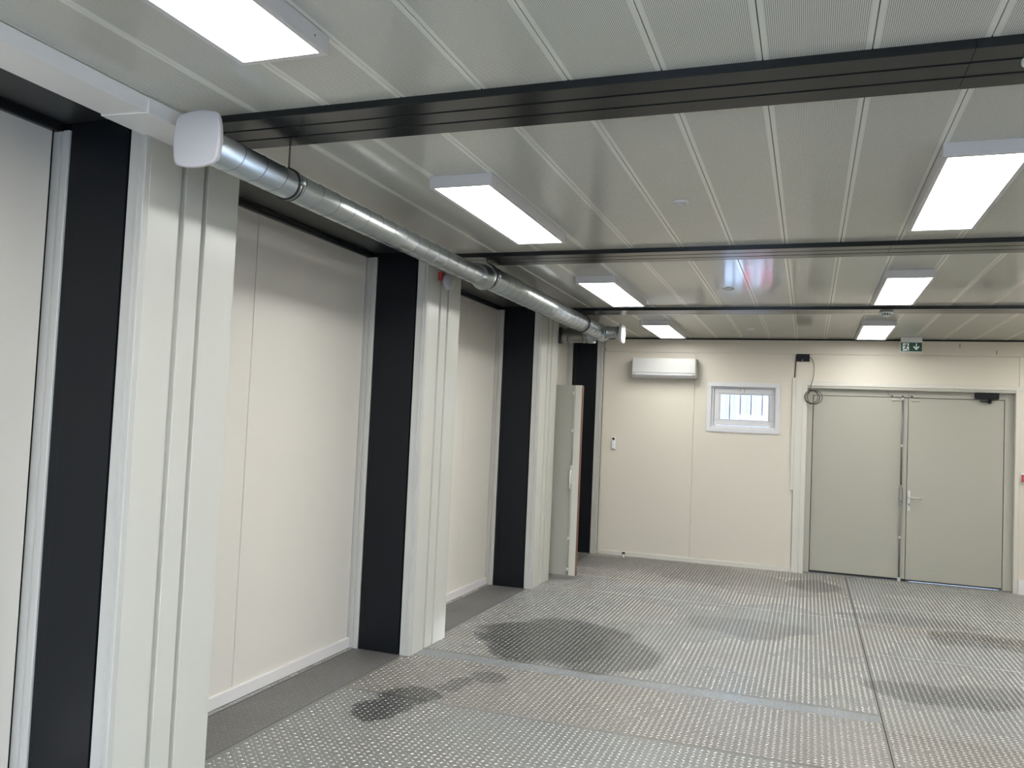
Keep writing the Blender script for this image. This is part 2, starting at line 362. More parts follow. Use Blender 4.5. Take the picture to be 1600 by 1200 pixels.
def pilaster(y0, y1, last=False):
    p = B(XW-0.05, XP-0.03, y0+0.03, y1-0.004, 0, H+0.04).build('pilaster', M['black'], wl)
    zt = H - 0.002
    # light frame profile beside the wall panel
    MB().prism([(XW-0.01, y0+0.03), (XW-0.01, y0-0.004), (-2.955, y0-0.004), (-2.953, y0+0.002), (-2.940, y0+0.002), (-2.938, y0-0.007), (XD-0.003, y0-0.007), (XD, y0-0.003), (XD, y0+0.03)], 'z', 0, 2.735).build('frame_profile', M['trimw'], p)
    # anthracite reveal
    B(XD+0.004, -2.860, y0+0.002, y0+0.03, 0, H+0.012).build('dark_edge_strip', M['dark'], p, bevel=0.001)
    B(-2.8585, XM-0.014, y0, y0+0.03, 0, H+0.012).build('dark_reveal_panel', M['dark'], p, bevel=0.001)
    # corner profile
    MB().prism([(XM, y0+0.03), (XM, y0-0.002), (-2.533, y0-0.002), (-2.532, y0-0.009), (-2.526, y0-0.009), (-2.524, y0+0.003), (XP-0.003, y0+0.002), (XP, y0+0.005), (XP, y0+0.03)], 'z', 0, zt).build('corner_profile', M['trimw'], p)
    if last: return p
    cuts = [(y0+0.031, y0+0.205), (y0+0.235, y0+0.341), (y0+0.368, y1)]
    for (a, b) in cuts:
        MB().prism([(XP-0.03, a), (XP-0.002, a), (XP, a+0.002), (XP, b-0.003), (XP-0.003, b), (XP-0.03, b)], 'z', 0, zt).build('cladding_panel', M['pil'], p)
    B(XP-0.045, XP-0.026, y0+0.2, y0+0.38, 0, zt).build('groove_backing', M['pil'], p)
    B(XW-0.03, XP-0.004, y1-0.003, y1, 0, zt).build('side_panel', M['wall'], p)
    return p
for (a, b) in PY: pilaster(a, b)
pilaster(10.335, 10.43, True)
# dark soffit lining of every recess
for (y0, y1) in [(YB, PY[0][0]), (0.52, 2.545), (3.12, 5.14), (5.715, 7.745), (8.32, 10.335)]:
    s = B(-2.932, XP, y0, y1, H+0.015, H+0.045).build('soffit_panel', M['soffit'], wl)
    MB().prism([(XW-0.004, H+0.04), (XW-0.004, 2.7325), (-2.963, 2.7325), (-2.960, 2.738), (-2.952, 2.738), (-2.952, H+0.006), (-2.936, H+0.006), (-2.936, H+0.04)], 'y', y0, y1).build('soffit_trim', M['darkbeam'], s)
    B(XP-0.02, XP+0.006, y0, y1, H-0.008, H+0.03).build('soffit_edge', M['darkbeam'], s)
bl = empty('baseboard_left'); tag(bl, kind='structure')
for (y0, y1) in [(0.52, 2.535), (3.12, 5.13), (5.715, 7.735), (9.55, D-0.05)]:
    MB().prism([(XW-0.002, 0), (-2.968, 0), (-2.968, 0.066), (-2.971, 0.070), (XW-0.002, 0.070)], 'y', y0, y1).build('skirting_board', M['base'], bl)

# ------------------------------------------------------------------ far wall
wf = MB(); T = D+0.02; T2 = D+0.16
WX0, WX1, WZ0, WZ1 = -1.14, -0.365, 1.655, 2.175
DX0, DX1, DZ1 = -0.03, 2.118, 2.172
wf.box(XW-.25, WX0, T, T2, 0, H+.1).box(WX0, WX1, T, T2, 0, WZ0).box(WX0, WX1, T, T2, WZ1, H+.1).box(WX1, DX0, T, T2, 0, H+.1).box(DX0, DX1, T, T2, DZ1, H+.1).box(DX1, XR+.3, T, T2, 0, H+.1)
wf = wf.build('wall_far', M['farwall']); tag(wf, kind='structure')
def fp(x0, x1, z0, z1):
    g = 0.0015
    MB().prism([(x0+g, T+.01), (x0+g, D+0.002), (x0+g+.003, D), (x1-g-.003, D), (x1-g, D+0.002), (x1-g, T+.01)], 'z', z0+g, z1-g).build('wall_panel', M['farwall'], wf)
ZT = 2.57
fp(-2.50, -1.345, 0, ZT); _x0, _x1 = -1.3435, -.1715
MB().box(_x0, WX0, D, T+.01, 0, ZT).box(WX1, _x1, D, T+.01, 0, ZT).box(WX0, WX1, D, T+.01, 0, WZ0).box(WX0, WX1, D, T+.01, WZ1, ZT).build('wall_panel', M['farwall'], wf)
fp(-.17, 2.148, 2.20, ZT); fp(2.148, XR, 0, ZT)
MB().prism([(T, ZT), (D-.006, ZT), (D-.008, ZT+.003), (D-.008, H-.018), (T, H-.018)], 'x', -2.50, XR).build('header_panel', M['farwall'], wf)
for x, z in ((-2.482, 2.60), (1.562, 2.685), (1.925, 2.615)):
    B(x-.004, x+.004, D-.010, D-.007, z-.022, z+.022).build('header_slot', M['rod'], wf)
bf = empty('baseboard_far'); tag(bf, kind='structure')
MB().prism([(D, 0), (D-.014, 0), (D-.014, .050), (D-.011, .054), (D, .054)], 'x', -2.46, -.165).build('skirting_board', M['casing'], bf)
# white floor trunking right of the door
t = B(2.158, XR, D-.045, D, 0, .155).build('trim_6', M['base'], bevel=.004); tag(t, kind='structure')

# unseen closed box added behind the open leaf to block daylight
vb = MB().box(-4.4, -4.3, 8.2, 9.9, -.1, 2.5).box(-4.3, XW-.25, 8.2, 8.3, -.1, 2.5).box(-4.3, XW-.25, 9.8, 9.9, -.1, 2.5).box(-4.3, XW-.25, 8.3, 9.8, 2.4, 2.5).box(-4.3, XW-.25, 8.3, 9.8, -.1, -.02).build('wall_light_block', M['farwall']); tag(vb, kind='structure')

# right wall, rear wall (outside the frame), roof
wrm = MB(); cur = YB-.2
for (ya, yb, za, zb_) in ((-2.45, -0.35, 0.02, 2.35), (1.93, 2.13, 1.44, 1.53), (3.02, 3.40, 1.80, 1.95)):  # the two small slots are invented to throw sun patches into view
    wrm.box(XR, XR+.1, cur, ya, -.1, H+.1).box(XR, XR+.1, ya, yb, -.1, za).box(XR, XR+.1, ya, yb, zb_, H+.1); cur = yb
wrm.box(XR, XR+.1, cur, D+.2, -.1, H+.1)
wr = wrm.build('wall_right', M['farwall']); tag(wr, kind='structure')
rear = MB().box(XW-.25, -1.9, YB-.15, YB, -.1, H+.1).box(-1.9, -.4, YB-.15, YB, 2.1, H+.1).box(-.4, XR+.2, YB-.15, YB, -.1, H+.1).build('wall_rear', M['farwall']); tag(rear, kind='structure')
gr = B(-60, 60, -60, 60, -.5, -.14).build('ground', M['paper']); tag(gr, kind='structure')

# ------------------------------------------------------------------ window in the far wall
wn = empty('window_1', ((WX0+WX1)/2, D, WZ0)); tag(wn, kind='structure')
def wpart(mb, name, m, parent=wn, **k):
    o = mb.build(name, m, parent, **k)
    if parent is wn: o.location = -wn.location
    return o
def framebox(x0, x1, z0, z1, wdt, y0, y1):
    mb = MB(); mb.box(x0, x1, y0, y1, z0, z0+wdt).box(x0, x1, y0, y1, z1-wdt, z1).box(x0, x0+wdt, y0, y1, z0+wdt, z1-wdt).box(x1-wdt, x1, y0, y1, z0+wdt, z1-wdt); return mb
wpart(framebox(-1.190, -0.333, 1.606, 2.213, .052, D-.014, D), 'window_casing', M['upvc'], bevel=.003)
wpart(framebox(WX0, WX1, WZ0, WZ1, .030, D+.02, D+.12), 'window_frame', M['upvc'], bevel=.003)
sash = wpart(framebox(-1.108, -.397, 1.690, 2.143, .062, D+.045, D+.095), 'window_sash', M['upvc'], bevel=.005)
wpart(framebox(-1.048, -.457, 1.750, 2.083, .016, D+.052, D+.088), 'glazing_bead', M['greyw'], sash, bevel=.002)
wpart(B(-1.036, -.469, D+.066, D+.072, 1.762, 2.071), 'window_pane', M['glass'], sash)
lt = MB().lathe((-.77, D+.045, 2.128), (0, -1, 0), [(.016, 0), (.016, .012), (.008, .016), (.008, .03)]).box(-.778, -.762, D+.01, D+.02, 2.085, 2.135).build('window_latch', M['silver'], sash, bevel=.002)
for x in (-1.06, -.44):
    wpart(MB().lathe((x-.032, D+.038, 1.686), (1, 0, 0), [(.009, 0), (.009, .064)], 12), 'window_hinge', M['whitep'])
for x in (-.935, -.808, -.680, -.548):
    wpart(MB().tube([(x, D+.20, 1.45), (x, D+.20, 2.35)], .010), 'security_bar', M['rod'])
wpart(B(-1.0, -.48, D+.194, D+.206, 1.44, 1.46).box(-1.0, -.48, D+.194, D+.206, 2.34, 2.36).box(-.92, -.90, D+.15, D+.2, 1.44, 1.46).box(-.58, -.56, D+.15, D+.2, 1.44, 1.46).box(-.92, -.90, D+.15, D+.2, 2.34, 2.36).box(-.58, -.56, D+.15, D+.2, 2.34, 2.36), 'bar_rail', M['rod'])

# ------------------------------------------------------------------ double door in the far wall
dr = empty('door_1', (1.04, D, 0)); tag(dr, kind='structure')
def dpart(mb, name, m, parent=dr, **k):
    o = mb.build(name, m, parent, **k)
    if parent is dr: o.location = -dr.location
    return o
DL = D+.075      # leaf face
# white casing: head and jambs, two steps
dpart(B(-.162, -.032, D-.012, D+.01, 0, 2.243), 'casing_jamb', M['casing'], bevel=.002)
dpart(B(-.082, -.030, D-.020, D-.010, 0, 2.198), 'casing_step', M['casing'], bevel=.002)
dpart(B(DX1, 2.160, D-.012, D+.01, 0, 2.200), 'casing_jamb', M['casing'], bevel=.002)
dpart(B(-.032, 2.50, D-.012, D+.01, 2.200, 2.243), 'casing_head', M['casing'], bevel=.002)
dpart(B(-.032, DX1+.012, D-.004, D+.01, 2.172, 2.199), 'casing_head', M['doorframe'], bevel=.002)
# recessed steel frame: reveals and rebate face
dpart(B(DX0-.002, DX0+.004, D, D+.14, 0, DZ1).box(DX1-.004, DX1+.002, D, D+.14, 0, DZ1).box(DX0, DX1, D, D+.14, DZ1-.004, DZ1+.002), 'frame_reveal', M['doorframe'])
dpart(B(DX0, .034, DL, D+.14, 0, DZ1).box(2.030, DX1, DL, D+.14, 0, DZ1).box(.034, 2.030, DL, D+.14, 2.094, DZ1), 'door_frame', M['doorframe'], bevel=.0015)
dpart(B(.034, 2.030, DL+.045, D+.14, 2.05, 2.094).box(.034, .06, DL+.045, D+.14, 0, 2.06).box(2.004, 2.030, DL+.045, D+.14, 0, 2.06).box(1.02, 1.10, DL+.045, DL+.06, 0, 2.09), 'door_rebate', M['black'])
dpart(B(DX0, DX1, DL-.03, D+.17, -.005, .010), 'door_sill', M['rod'], bevel=.002)
la = dpart(B(.041, 1.0565, DL, DL+.044, .034, 2.087), 'door_leaf', M['door'], bevel=.002)
lb = dpart(B(1.0635, 2.023, DL, DL+.044, .030, 2.087), 'door_leaf', M['door'], bevel=.002)
B(1.030, 1.0575, DL-.004, DL, .034, 2.087).build('overlap_strip', M['door'], la, bevel=.001)
B(1.0635, 2.02, DL+.004, DL+.02, .0145, .030).build('bottom_seal', M['rubber'], lb)
B(.045, 1.056, DL+.004, DL+.02, .0115, .034).build('bottom_seal', M['rubber'], la)
XRD = .997
MB().tube([(XRD, DL-.022, .02), (XRD, DL-.022, .87)], .0095, 10).build('espagnolette_rod', M['rod'], la)
MB().tube([(XRD+.001, DL-.022, 1.09), (XRD+.001, DL-.022, 2.112)], .0095, 10).build('espagnolette_rod', M['rod'], la)
MB().prism([(XRD-.013, .865), (XRD+.013, .865), (XRD+.019, .90), (XRD+.019, 1.045), (XRD+.010, 1.095), (XRD-.010, 1.095), (XRD-.019, 1.045), (XRD-.019, .90)], 'y', DL-.034, DL).build('espagnolette_case', M['case'], la, bevel=.004)
MB().prism([(XRD-.006, .90), (XRD+.010, .90), (XRD+.013, 1.04), (XRD+.004, 1.07), (XRD-.008, 1.04)], 'y', DL-.062, DL-.034).build('espagnolette_lever', M['case'], la, bevel=.004)
MB().lathe((XRD+.004, DL-.063, .905), (0, -1, 0), [(.007, 0), (.007, .004)], 12).build('lever_screw', M['black'], la)
for z in (.50, 1.54, 2.075):
    B(XRD-.013, XRD+.013, DL-.033, DL, z-.016, z+.016).build('rod_guide', M['steel'], la, bevel=.003)
B(XRD-.016, XRD+.018, DL-.035, DL-.02, .004, .05).build('floor_keep', M['steel'], la, bevel=.002)
for x in (XRD-.030, XRD+.022): B(x, x+.012, DL-.03, DL, 2.094, 2.120).build('top_keep', M['steel'], dr, bevel=.002).location = -dr.location
# lever handle on the right leaf
B(1.072, 1.101, DL-.007, DL, .802, 1.036).build('handle_plate', M['silver'], lb, bevel=.003)
MB().lathe((1.086, DL-.007, .957), (0, -1, 0), [(.011, 0), (.011, .012), (.009, .014), (.009, .05)], 16).build('handle_neck', M['silver'], lb)
MB().tube([(1.086, DL-.052, .957), (1.10, DL-.056, .958), (1.14, DL-.055, .955), (1.212, DL-.050, .952)], .009, 10).build('handle_lever', M['silver'], lb)
MB().prism([(1.083, .855), (1.091, .855), (1.091, .870), (1.095, .876), (1.095, .884), (1.091, .889), (1.083, .889), (1.079, .884), (1.079, .876), (1.083, .870)], 'y', DL-.011, DL-.006).build('lock_cylinder', M['rod'], lb)
# contacts and their thin cables
for (x0, x1, lf, xc) in ((.885, .970, la, .862), (1.092, 1.180, lb, 1.070)):
    B(x0, x1, DL-.014, DL, 2.052, 2.074).build('magnetic_contact', M['doorframe'], lf, bevel=.002)
    dpart(B(x0, x1, DL-.016, DL, 2.098, 2.116), 'magnetic_contact', M['doorframe'], bevel=.002)
    pts = [(xc-.012+.0*k, DL-.012-.02*(1-k/10), 2.168-.02*k*.1) for k in range(2)]
    pts = [(xc-.020, DL-.04, 2.170), (xc-.020, DL-.028, 2.150), (xc-.014, DL-.018, 2.130), (xc-.002, DL-.014, 2.114), (xc+.012, DL-.012, 2.106), (xc+.026, DL-.010, 2.106)]
    dpart(MB().tube(pts, .0028, 6), 'contact_cable', M['rod'])
    dpart(B(xc+.020, xc+.034, DL-.018, DL-.002, 2.097, 2.113), 'cable_plug', M['blackp'])
# door closer
cl = dpart(B(1.730, 1.962, DL-.062, DL, 2.098, 2.166), 'door_closer', M['blackp'], bevel=.006)
MB().lathe((1.872, DL-.035, 2.098), (0, 0, -1), [(.008, 0), (.008, .012), (.018, .018), (.022, .030), (.016, .044), (.006, .050)], 16).build('closer_pivot', M['blackp'], cl)
B(1.778, 1.866, DL-.050, DL-.030, 2.064, 2.076).build('closer_arm', M['blackp'], cl, bevel=.003)

# open single leaf swung into the room in the last recess
d2 = empty('door_2', (XW, 8.56, 0)); tag(d2, kind='structure')
def d2part(mb, name, m, parent=d2, **k):
    o = mb.build(name, m, parent, **k)
    if parent is d2: o.location = -d2.location
    return o
d2part(B(XW-.06, XW+.012, 8.555, 8.585, 0, 2.09).box(XW-.06, XW+.012, 9.515, 9.545, 0, 2.09).box(XW-.06, XW+.012, 8.585, 9.515, 2.06, 2.09), 'door_frame', M['doorframe'], bevel=.002)
LF = 8.49
lc = d2part(B(XW+.02, -2.345, LF, LF+.045, .034, 2.034), 'door_leaf', M['door'], bevel=.002)
B(-2.343, -2.272, LF-.006, LF+.038, .034, 2.034).build('overlap_strip', M['casing'], lc, bevel=.002)  # paler colour stands in for light caught along this edge
B(-2.272, -2.262, LF+.002, LF+.04, .036, 2.030).build('edge_gasket', M['gasket'], lc)
MB().tube([(-2.350, LF-.018, .05), (-2.350, LF-.018, .96)], .0065, 8).build('espagnolette_rod', M['doorframe'], lc)
MB().tube([(-2.350, LF-.018, 1.18), (-2.350, LF-.018, 2.02)], .0065, 8).build('espagnolette_rod', M['doorframe'], lc)
MB().prism([(-2.366, .985), (-2.334, .985), (-2.334, 1.14), (-2.342, 1.185), (-2.358, 1.185), (-2.366, 1.14)], 'y', LF-.03, LF).build('espagnolette_case', M['casing'], lc, bevel=.004)
MB().tube([(-2.350, LF-.034, 1.135), (-2.352, LF-.052, 1.09), (-2.349, LF-.058, 1.02), (-2.346, LF-.056, .94)], .009, 8).build('handle_lever', M['whitep'], lc)
for z in (.42, 1.55, 1.95, .10): B(-2.364, -2.336, LF-.026, LF, z-.016, z+.016).build('rod_guide', M['casing'], lc, bevel=.003)
for z in (.3, 1.1, 1.85): MB().tube([(XW+.014, LF+.05, z-.05), (XW+.014, LF+.05, z+.05)], .008, 8).build('door_hinge', M['steel'], lc)

# ------------------------------------------------------------------ ceiling lights
def make_light():
    t = empty('ceiling_light')
    LX, LY, hh = .157, .621, .055
    hs = MB().box(-LX, LX, -LY, LY, -.047, 0).build('housing', M['lampbody'], t, bevel=.0015)
    for (sx, sy) in ((1, .52), (1, -.52), (-1, .52), (-1, -.52)):
        MB().lathe((sx*LX, sy*LY/.621*1.05, -.028), (sx, 0, 0), [(.0035, 0), (.003, .001)], 10).build('housing_screw', M['rod'], hs)
    mb = MB(); r = .020
    mb.box(-LX, LX, -LY, -LY+r, -hh, -.046).box(-LX, LX, LY-r, LY, -hh, -.046).box(-LX, -LX+r, -LY+r, LY-r, -hh, -.046).box(LX-r, LX, -LY+r, LY-r, -hh, -.046)
    mb.build('rim_frame', M['lampbody'], t, bevel=.001)
    B(-LX+r, LX-r, -LY+r, LY-r, -.052, -.047).build('diffuser', M['diff'], t)
    return t
lamp0 = make_light()
XL = [-1.555, 0.612, 2.776]; YL = [-1.11, 1.49, 4.10, 6.70, 9.29]
first = True
lab = {(0, 1): 'lit white panel light cut by the top picture edge, above the near beam', (0, 2): 'lit white panel light left of centre between the near and middle beams',
       (0, 3): 'lit white panel light left of centre between the middle and far beams', (0, 4): 'small far lit white panel light above the air conditioner',
       (1, 2): 'large lit white panel light cut by the right picture edge', (1, 3): 'lit white panel light on the right between the middle and far beams',
       (1, 4): 'small far lit white panel light above the left of the double door'}
for i in range(3):
    for j in range(5):
        o = lamp0 if first else copy_tree(lamp0); first = False
        o.location = (XL[i], YL[j], H)
        g = 'ceiling panel lights' 
        if (i, j) in lab: tag(o, lab[(i, j)], 'light', g)
        else: tag(o, 'lit white panel light outside the picture, %s row, %s' % (('left', 'middle', 'right')[i], ('rearmost', 'second from the rear wall', 'third from the rear wall', 'fourth from the rear wall', 'nearest the far wall')[j]), 'light', 'ceiling panel lights out of the picture')

# ------------------------------------------------------------------ ventilation duct
CX, CZ1, CZ2 = -2.13, 2.586, 2.612
R1, R2 = .0625, .083
duct = empty('ventilation_duct', (CX, 5.5, CZ1)); tag(duct, 'galvanised spiral ventilation duct hanging along the left under the ceiling', 'duct')
def vp(mb, name, m, parent=duct, **k):
    o = mb.build(name, m, parent, **k)
    if parent is duct: o.location = -duct.location
    return o
def helix(cx, cz, r, y0, y1, pitch, rr=.0020, ph=0.0):
    n = int((y1-y0)/pitch*40); pts = []
    for k in range(n+1):
        y = y0+(y1-y0)*k/n; a = 2*math.pi*(y-y0)/pitch+ph; pts.append((cx+r*math.cos(a), y, cz+r*math.sin(a)))
    return MB().tube(pts, rr, 5)
p1 = vp(MB().lathe((CX, 2.44, CZ1), (0, 1, 0), [(R1, 0), (R1, 2.72)], 48), 'duct_pipe', M['galv'])
helix(CX, CZ1, R1, 2.46, 5.14, .1375).build('spiral_seam', M['galvseam'], p1)
vp(MB().lathe((CX, 5.145, (CZ1+CZ2)/2-.004), (0, 1, 0), [(R1+.002, 0), (R1+.004, .02), (R2-.004, .06), (R2+.004, .075), (R2+.004, .10), (R2+.001, .11)], 48), 'reducer_collar', M['galv'])
YT = 8.60
p2 = vp(MB().lathe((CX, 5.22, CZ2), (0, 1, 0), [(R2, 0), (R2, 3.49)], 48), 'duct_pipe', M['galv'])
helix(CX, CZ2, R2, 5.26, 8.48, .1375).build('spiral_seam', M['galvseam'], p2)
# T piece and two branches
vp(MB().lathe((CX, 8.48, CZ2), (0, 1, 0), [(R2+.003, 0), (R2+.004, .008), (R2+.0035, .24), (R2-.004, .25), (.03, .256)], 40), 'tee_fitting', M['galv'])
b1 = vp(MB().lathe((CX+.05, YT, CZ2), (1, 0, 0), [(R1+.006, 0), (R1+.006, .05), (R1, .055), (R1, .165)], 40), 'branch_pipe', M['galv'])
for dx in (.075, .10, .20): MB().lathe((CX+dx-.004, YT, CZ2), (1, 0, 0), [(R1, 0), (R1+.005, .002), (R1+.005, .006), (R1, .008)], 32).build('branch_bead', M['galvseam'], b1)
b2 = vp(MB().lathe((CX-.05, YT, CZ2-.035), (-1, 0, 0), [(R2, 0), (R2+.003, .08), (R2-.004, .09), (R2-.004, .86)], 40), 'branch_pipe', M['galv'])
for dx in (.12, .17, .34): MB().lathe((CX-dx+.004, YT, CZ2-.035), (-1, 0, 0), [(R2-.004, 0), (R2+.003, .002), (R2+.003, .010), (R2-.004, .012)], 32).build('branch_bead', M['galvseam'], b2)
MB().lathe((CX-.42, YT, CZ2-.035), (-1, 0, 0), [(R2-.004, 0), (R2+.006, .001), (R2+.006, .03), (R2-.004, .031)], 32).build('branch_clamp', M['rubber'], b2)
# clamps with threaded hangers
for (y, r, cz) in ((2.965, R1, CZ1), (5.290, R2, CZ2), (7.835, R2, CZ2)):
    c = vp(MB().lathe((CX, y-.013, cz), (0, 1, 0), [(r, 0), (r+.007, .001), (r+.007, .009), (r, .010)], 40), 'pipe_clamp', M['rubber'])
    MB().lathe((CX, y-.003, cz), (0, 1, 0), [(r, 0), (r+.005, .001), (r+.005, .014), (r, .015)], 40).build('clamp_band', M['galv'], c)
    MB().lathe((CX, y+.012, cz), (0, 1, 0), [(r, 0), (r+.006, .001), (r+.006, .005), (r, .006)], 40).build('clamp_rubber', M['rubber'], c)
    MB().box(CX+r, CX+r+.022, y-.010, y+.010, cz-.008, cz+.008).build('clamp_lug', M['galv'], c, bevel=.003)
    top = H-BD if y < 2.79 or y > 5.2 and y < 5.468 or y > 7.74 else H
    MB().lathe((CX, y, cz+r), (0, 0, 1), [(.007, 0), (.007, .014), (.004, .015), (.004, top-cz-r)], 10).build('hanger_rod', M['rod'], c)
# rounded square air covers on the duct ends
def cushion(hw, bul, n=14):
    pts = []
    for (sx, sy, ax) in ((1, -1, 0), (1, 1, 1), (-1, 1, 2), (-1, -1, 3)):
        pass
    c = [(hw, -hw), (hw, hw), (-hw, hw), (-hw, -hw)]
    for e in range(4):
        a = Vector(c[e]); b = Vector(c[(e+1) % 4]); mid = (a+b)/2; nrm = mid.normalized()
        for k in range(n):
            t = k/n; p = a.lerp(b, t) + nrm*bul*4*t*(1-t)
            pts.append(p)
    # soften corners
    q = [(pts[i-1]+pts[i]*2+pts[(i+1) % len(pts)])/4 for i in range(len(pts))]
    return q
def cover(center, ux, uz, nrm, mface, parent):
    q = cushion(.091, .014); C_ = Vector(center); mb = MB(); i0 = 0; n = len(q)
    rings = [(0.86, -.012), (1.0, -.004), (1.0, .006), (0.985, .010), (0.93, .0115)]
    for (s, t) in rings:
        for p in q: mb.v.append(tuple(C_ + ux*p.x*s + uz*p.y*s + nrm*t))
    for j in range(len(rings)-1):
        for k in range(n):
            k2 = (k+1) % n; mb.f.append((j*n+k, j*n+k2, (j+1)*n+k2, (j+1)*n+k)); mb.sm.append(1)
    mb.f.append(tuple(range(n))); mb.f.append(tuple((len(rings)-1)*n+k for k in range(n-1, -1, -1))); mb.sm += [0, 0]
    o = vp(mb, 'air_cover', mface)
    mb2 = MB(); q2 = [p*.93 for p in q]
    for t in (-.018, -.010):
        for p in q2: mb2.v.append(tuple(C_ + ux*p.x + uz*p.y + nrm*t))
    for k in range(n):
        k2 = (k+1) % n; mb2.f.append((k, k2, n+k2, n+k)); mb2.sm.append(1)
    mb2.f.append(tuple(range(n))); mb2.f.append(tuple(range(2*n-1, n-1, -1))); mb2.sm += [0, 0]
    mb2.build('cover_backplate', M['whitep'], o)
    MB().lathe(C_ - nrm*.07, nrm, [(R1-.002, 0), (R1-.002, .052), (R1+.012, .056)], 32).build('cover_socket', M['whitep'], o)
cover((-2.128, 2.405, CZ1+.006), Vector((1, 0, 0)), Vector((0, 0, 1)), Vector((0, -1, 0)), M['greyw'], duct)
cover((-1.885, YT, CZ2-.010), Vector((0, 1, 0)), Vector((0, 0, 1)), Vector((1, 0, 0)), M['whitep'], duct)

# white boxed trunking running from the rear to the air cover
tk = empty('cable_trunking', (-2.41, 0, 2.72)); tag(tk, 'white boxed trunking along the top left ending at the square air cover', 'trunking')
def tp(mb, name, m, **k):
    o = mb.build(name, m, tk, **k); o.location = -tk.location; return o
M['trunk'] = mat('bright_white_trunking', (0.86, 0.85, 0.83), 0.4, noise_amt=0.01)
tp(B(-2.512, -2.318, YB+.02, 2.36, 2.690, H-.004), 'trunking_cover', M['trunk'], bevel=.002)
MB_ = MB().prism([(-2.523, 2.335), (-2.314, 2.352), (-2.314, 2.72), (-2.523, 2.72)], 'z', 2.687, H-.003)
tp(MB_, 'coupling_cover', M['trunk'], bevel=.0015)

# ------------------------------------------------------------------ small things on the ceiling
for (y, l) in ((4.128, 'round white ceiling sensor nearest the camera, between near and middle beams'), (6.742, 'round white ceiling sensor between the middle and far beams'), (9.34, 'small far round white ceiling sensor beyond the far beam')):
    t = empty('ceiling_sensor', (-.632, y, H)); tag(t, l, 'sensor', 'round ceiling sensors')
    MB().lathe((0, 0, 0), (0, 0, -1), [(.041, 0), (.041, .004), (.036, .009), (.031, .010)], 32).build('sensor_body', M['whitep'], t)
    MB().lathe((0, 0, -.010), (0, 0, -1), [(.029, 0), (.027, .003), (.012, .007), (.004, .008)], 32).build('sensor_lens', M['greyw'], t)
for (x, y, z, l) in ((.612, 7.90, H-BD, 'white smoke detector under the far beam left of the exit sign'), (.606, 2.690, H-BD, 'white smoke detector under the near beam cut by the right picture edge')):
    t = empty('smoke_detector', (x, y, z)); tag(t, l, 'detector', 'smoke detectors')
    MB().lathe((0, 0, 0), (0, 0, -1), [(.052, 0), (.056, .003), (.056, .012), (.050, .017)], 32).build('detector_base', M['signwhite'], t)
    MB().lathe((0, 0, -.017), (0, 0, -1), [(.036, 0), (.036, .014)], 24).build('sensing_slots', M['black'], t)
    mb = MB()
    for k in range(10):
        a = math.pi*2*k/10+.2; x_, y_ = .037*math.cos(a), .037*math.sin(a); mb.lathe((x_, y_, -.016), (0, 0, -1), [(.006, 0), (.005, .018)], 8)
    mb.build('slot_ribs', M['signwhite'], t)
    MB().lathe((0, 0, -.031), (0, 0, -1), [(.041, 0), (.038, .007), (.022, .015), (.008, .018)], 32).build('detector_cap', M['signwhite'], t)

# exit sign
ex = empty('exit_sign', (1.045, 10.13, H)); tag(ex, 'green and white emergency exit sign hanging from the ceiling above the double door', 'sign')
B(-.105, .105, -.030, .030, -.048, 0).build('sign_housing', M['whitep'], ex, bevel=.004)
B(-.120, .118, -.034, .034, -.060, -.044).build('housing_rim', M['signwhite'], ex, bevel=.005)
sp_ = B(-.107, .107, -.004, .004, -.158, -.060).build('sign_plate', M['green'], ex, bevel=.001)
B(-.111, .111, -.002, .006, -.164, -.058).build('plate_edge', M['signwhite'], ex, bevel=.001)
def flat(pts, name, m, y=-.004): MB().prism(pts, 'y', y-.0012, y+.0005).build(name, m, sp_)
flat([(-.088, -.150), (-.024, -.150), (-.024, -.066), (-.088, -.066)], 'door_symbol', M['signwhite'])
yy = -.0052
def fl2(pts): MB().prism(pts, 'y', yy-.0010, yy+.0003).build('running_figure', M['green'], sp_)
fl2([(-.047+.0075*math.cos(a*math.pi/5), -.0775+.0075*math.sin(a*math.pi/5)) for a in range(10)])
fl2([(-.052, -.084), (-.040, -.090), (-.045, -.104), (-.052, -.118), (-.062, -.112), (-.060, -.098)])
fl2([(-.055, -.084), (-.076, -.088), (-.084, -.100), (-.079, -.103), (-.072, -.094), (-.056, -.093)])
fl2([(-.046, -.088), (-.036, -.098), (-.025, -.096), (-.025, -.102), (-.038, -.105), (-.050, -.094)])
fl2([(-.060, -.110), (-.052, -.114), (-.046, -.124), (-.034, -.136), (-.030, -.150), (-.040, -.150), (-.046, -.136), (-.058, -.122)])
fl2([(-.062, -.108), (-.054, -.116), (-.064, -.134), (-.086, -.138), (-.086, -.131), (-.070, -.127)])
flat([(.044, -.068), (.056, -.068), (.056, -.114), (.070, -.100), (.080, -.096), (.080, -.110), (.050, -.144), (.020, -.110), (.020, -.096), (.030, -.100), (.044, -.114)], 'down_arrow', M['signwhite'])

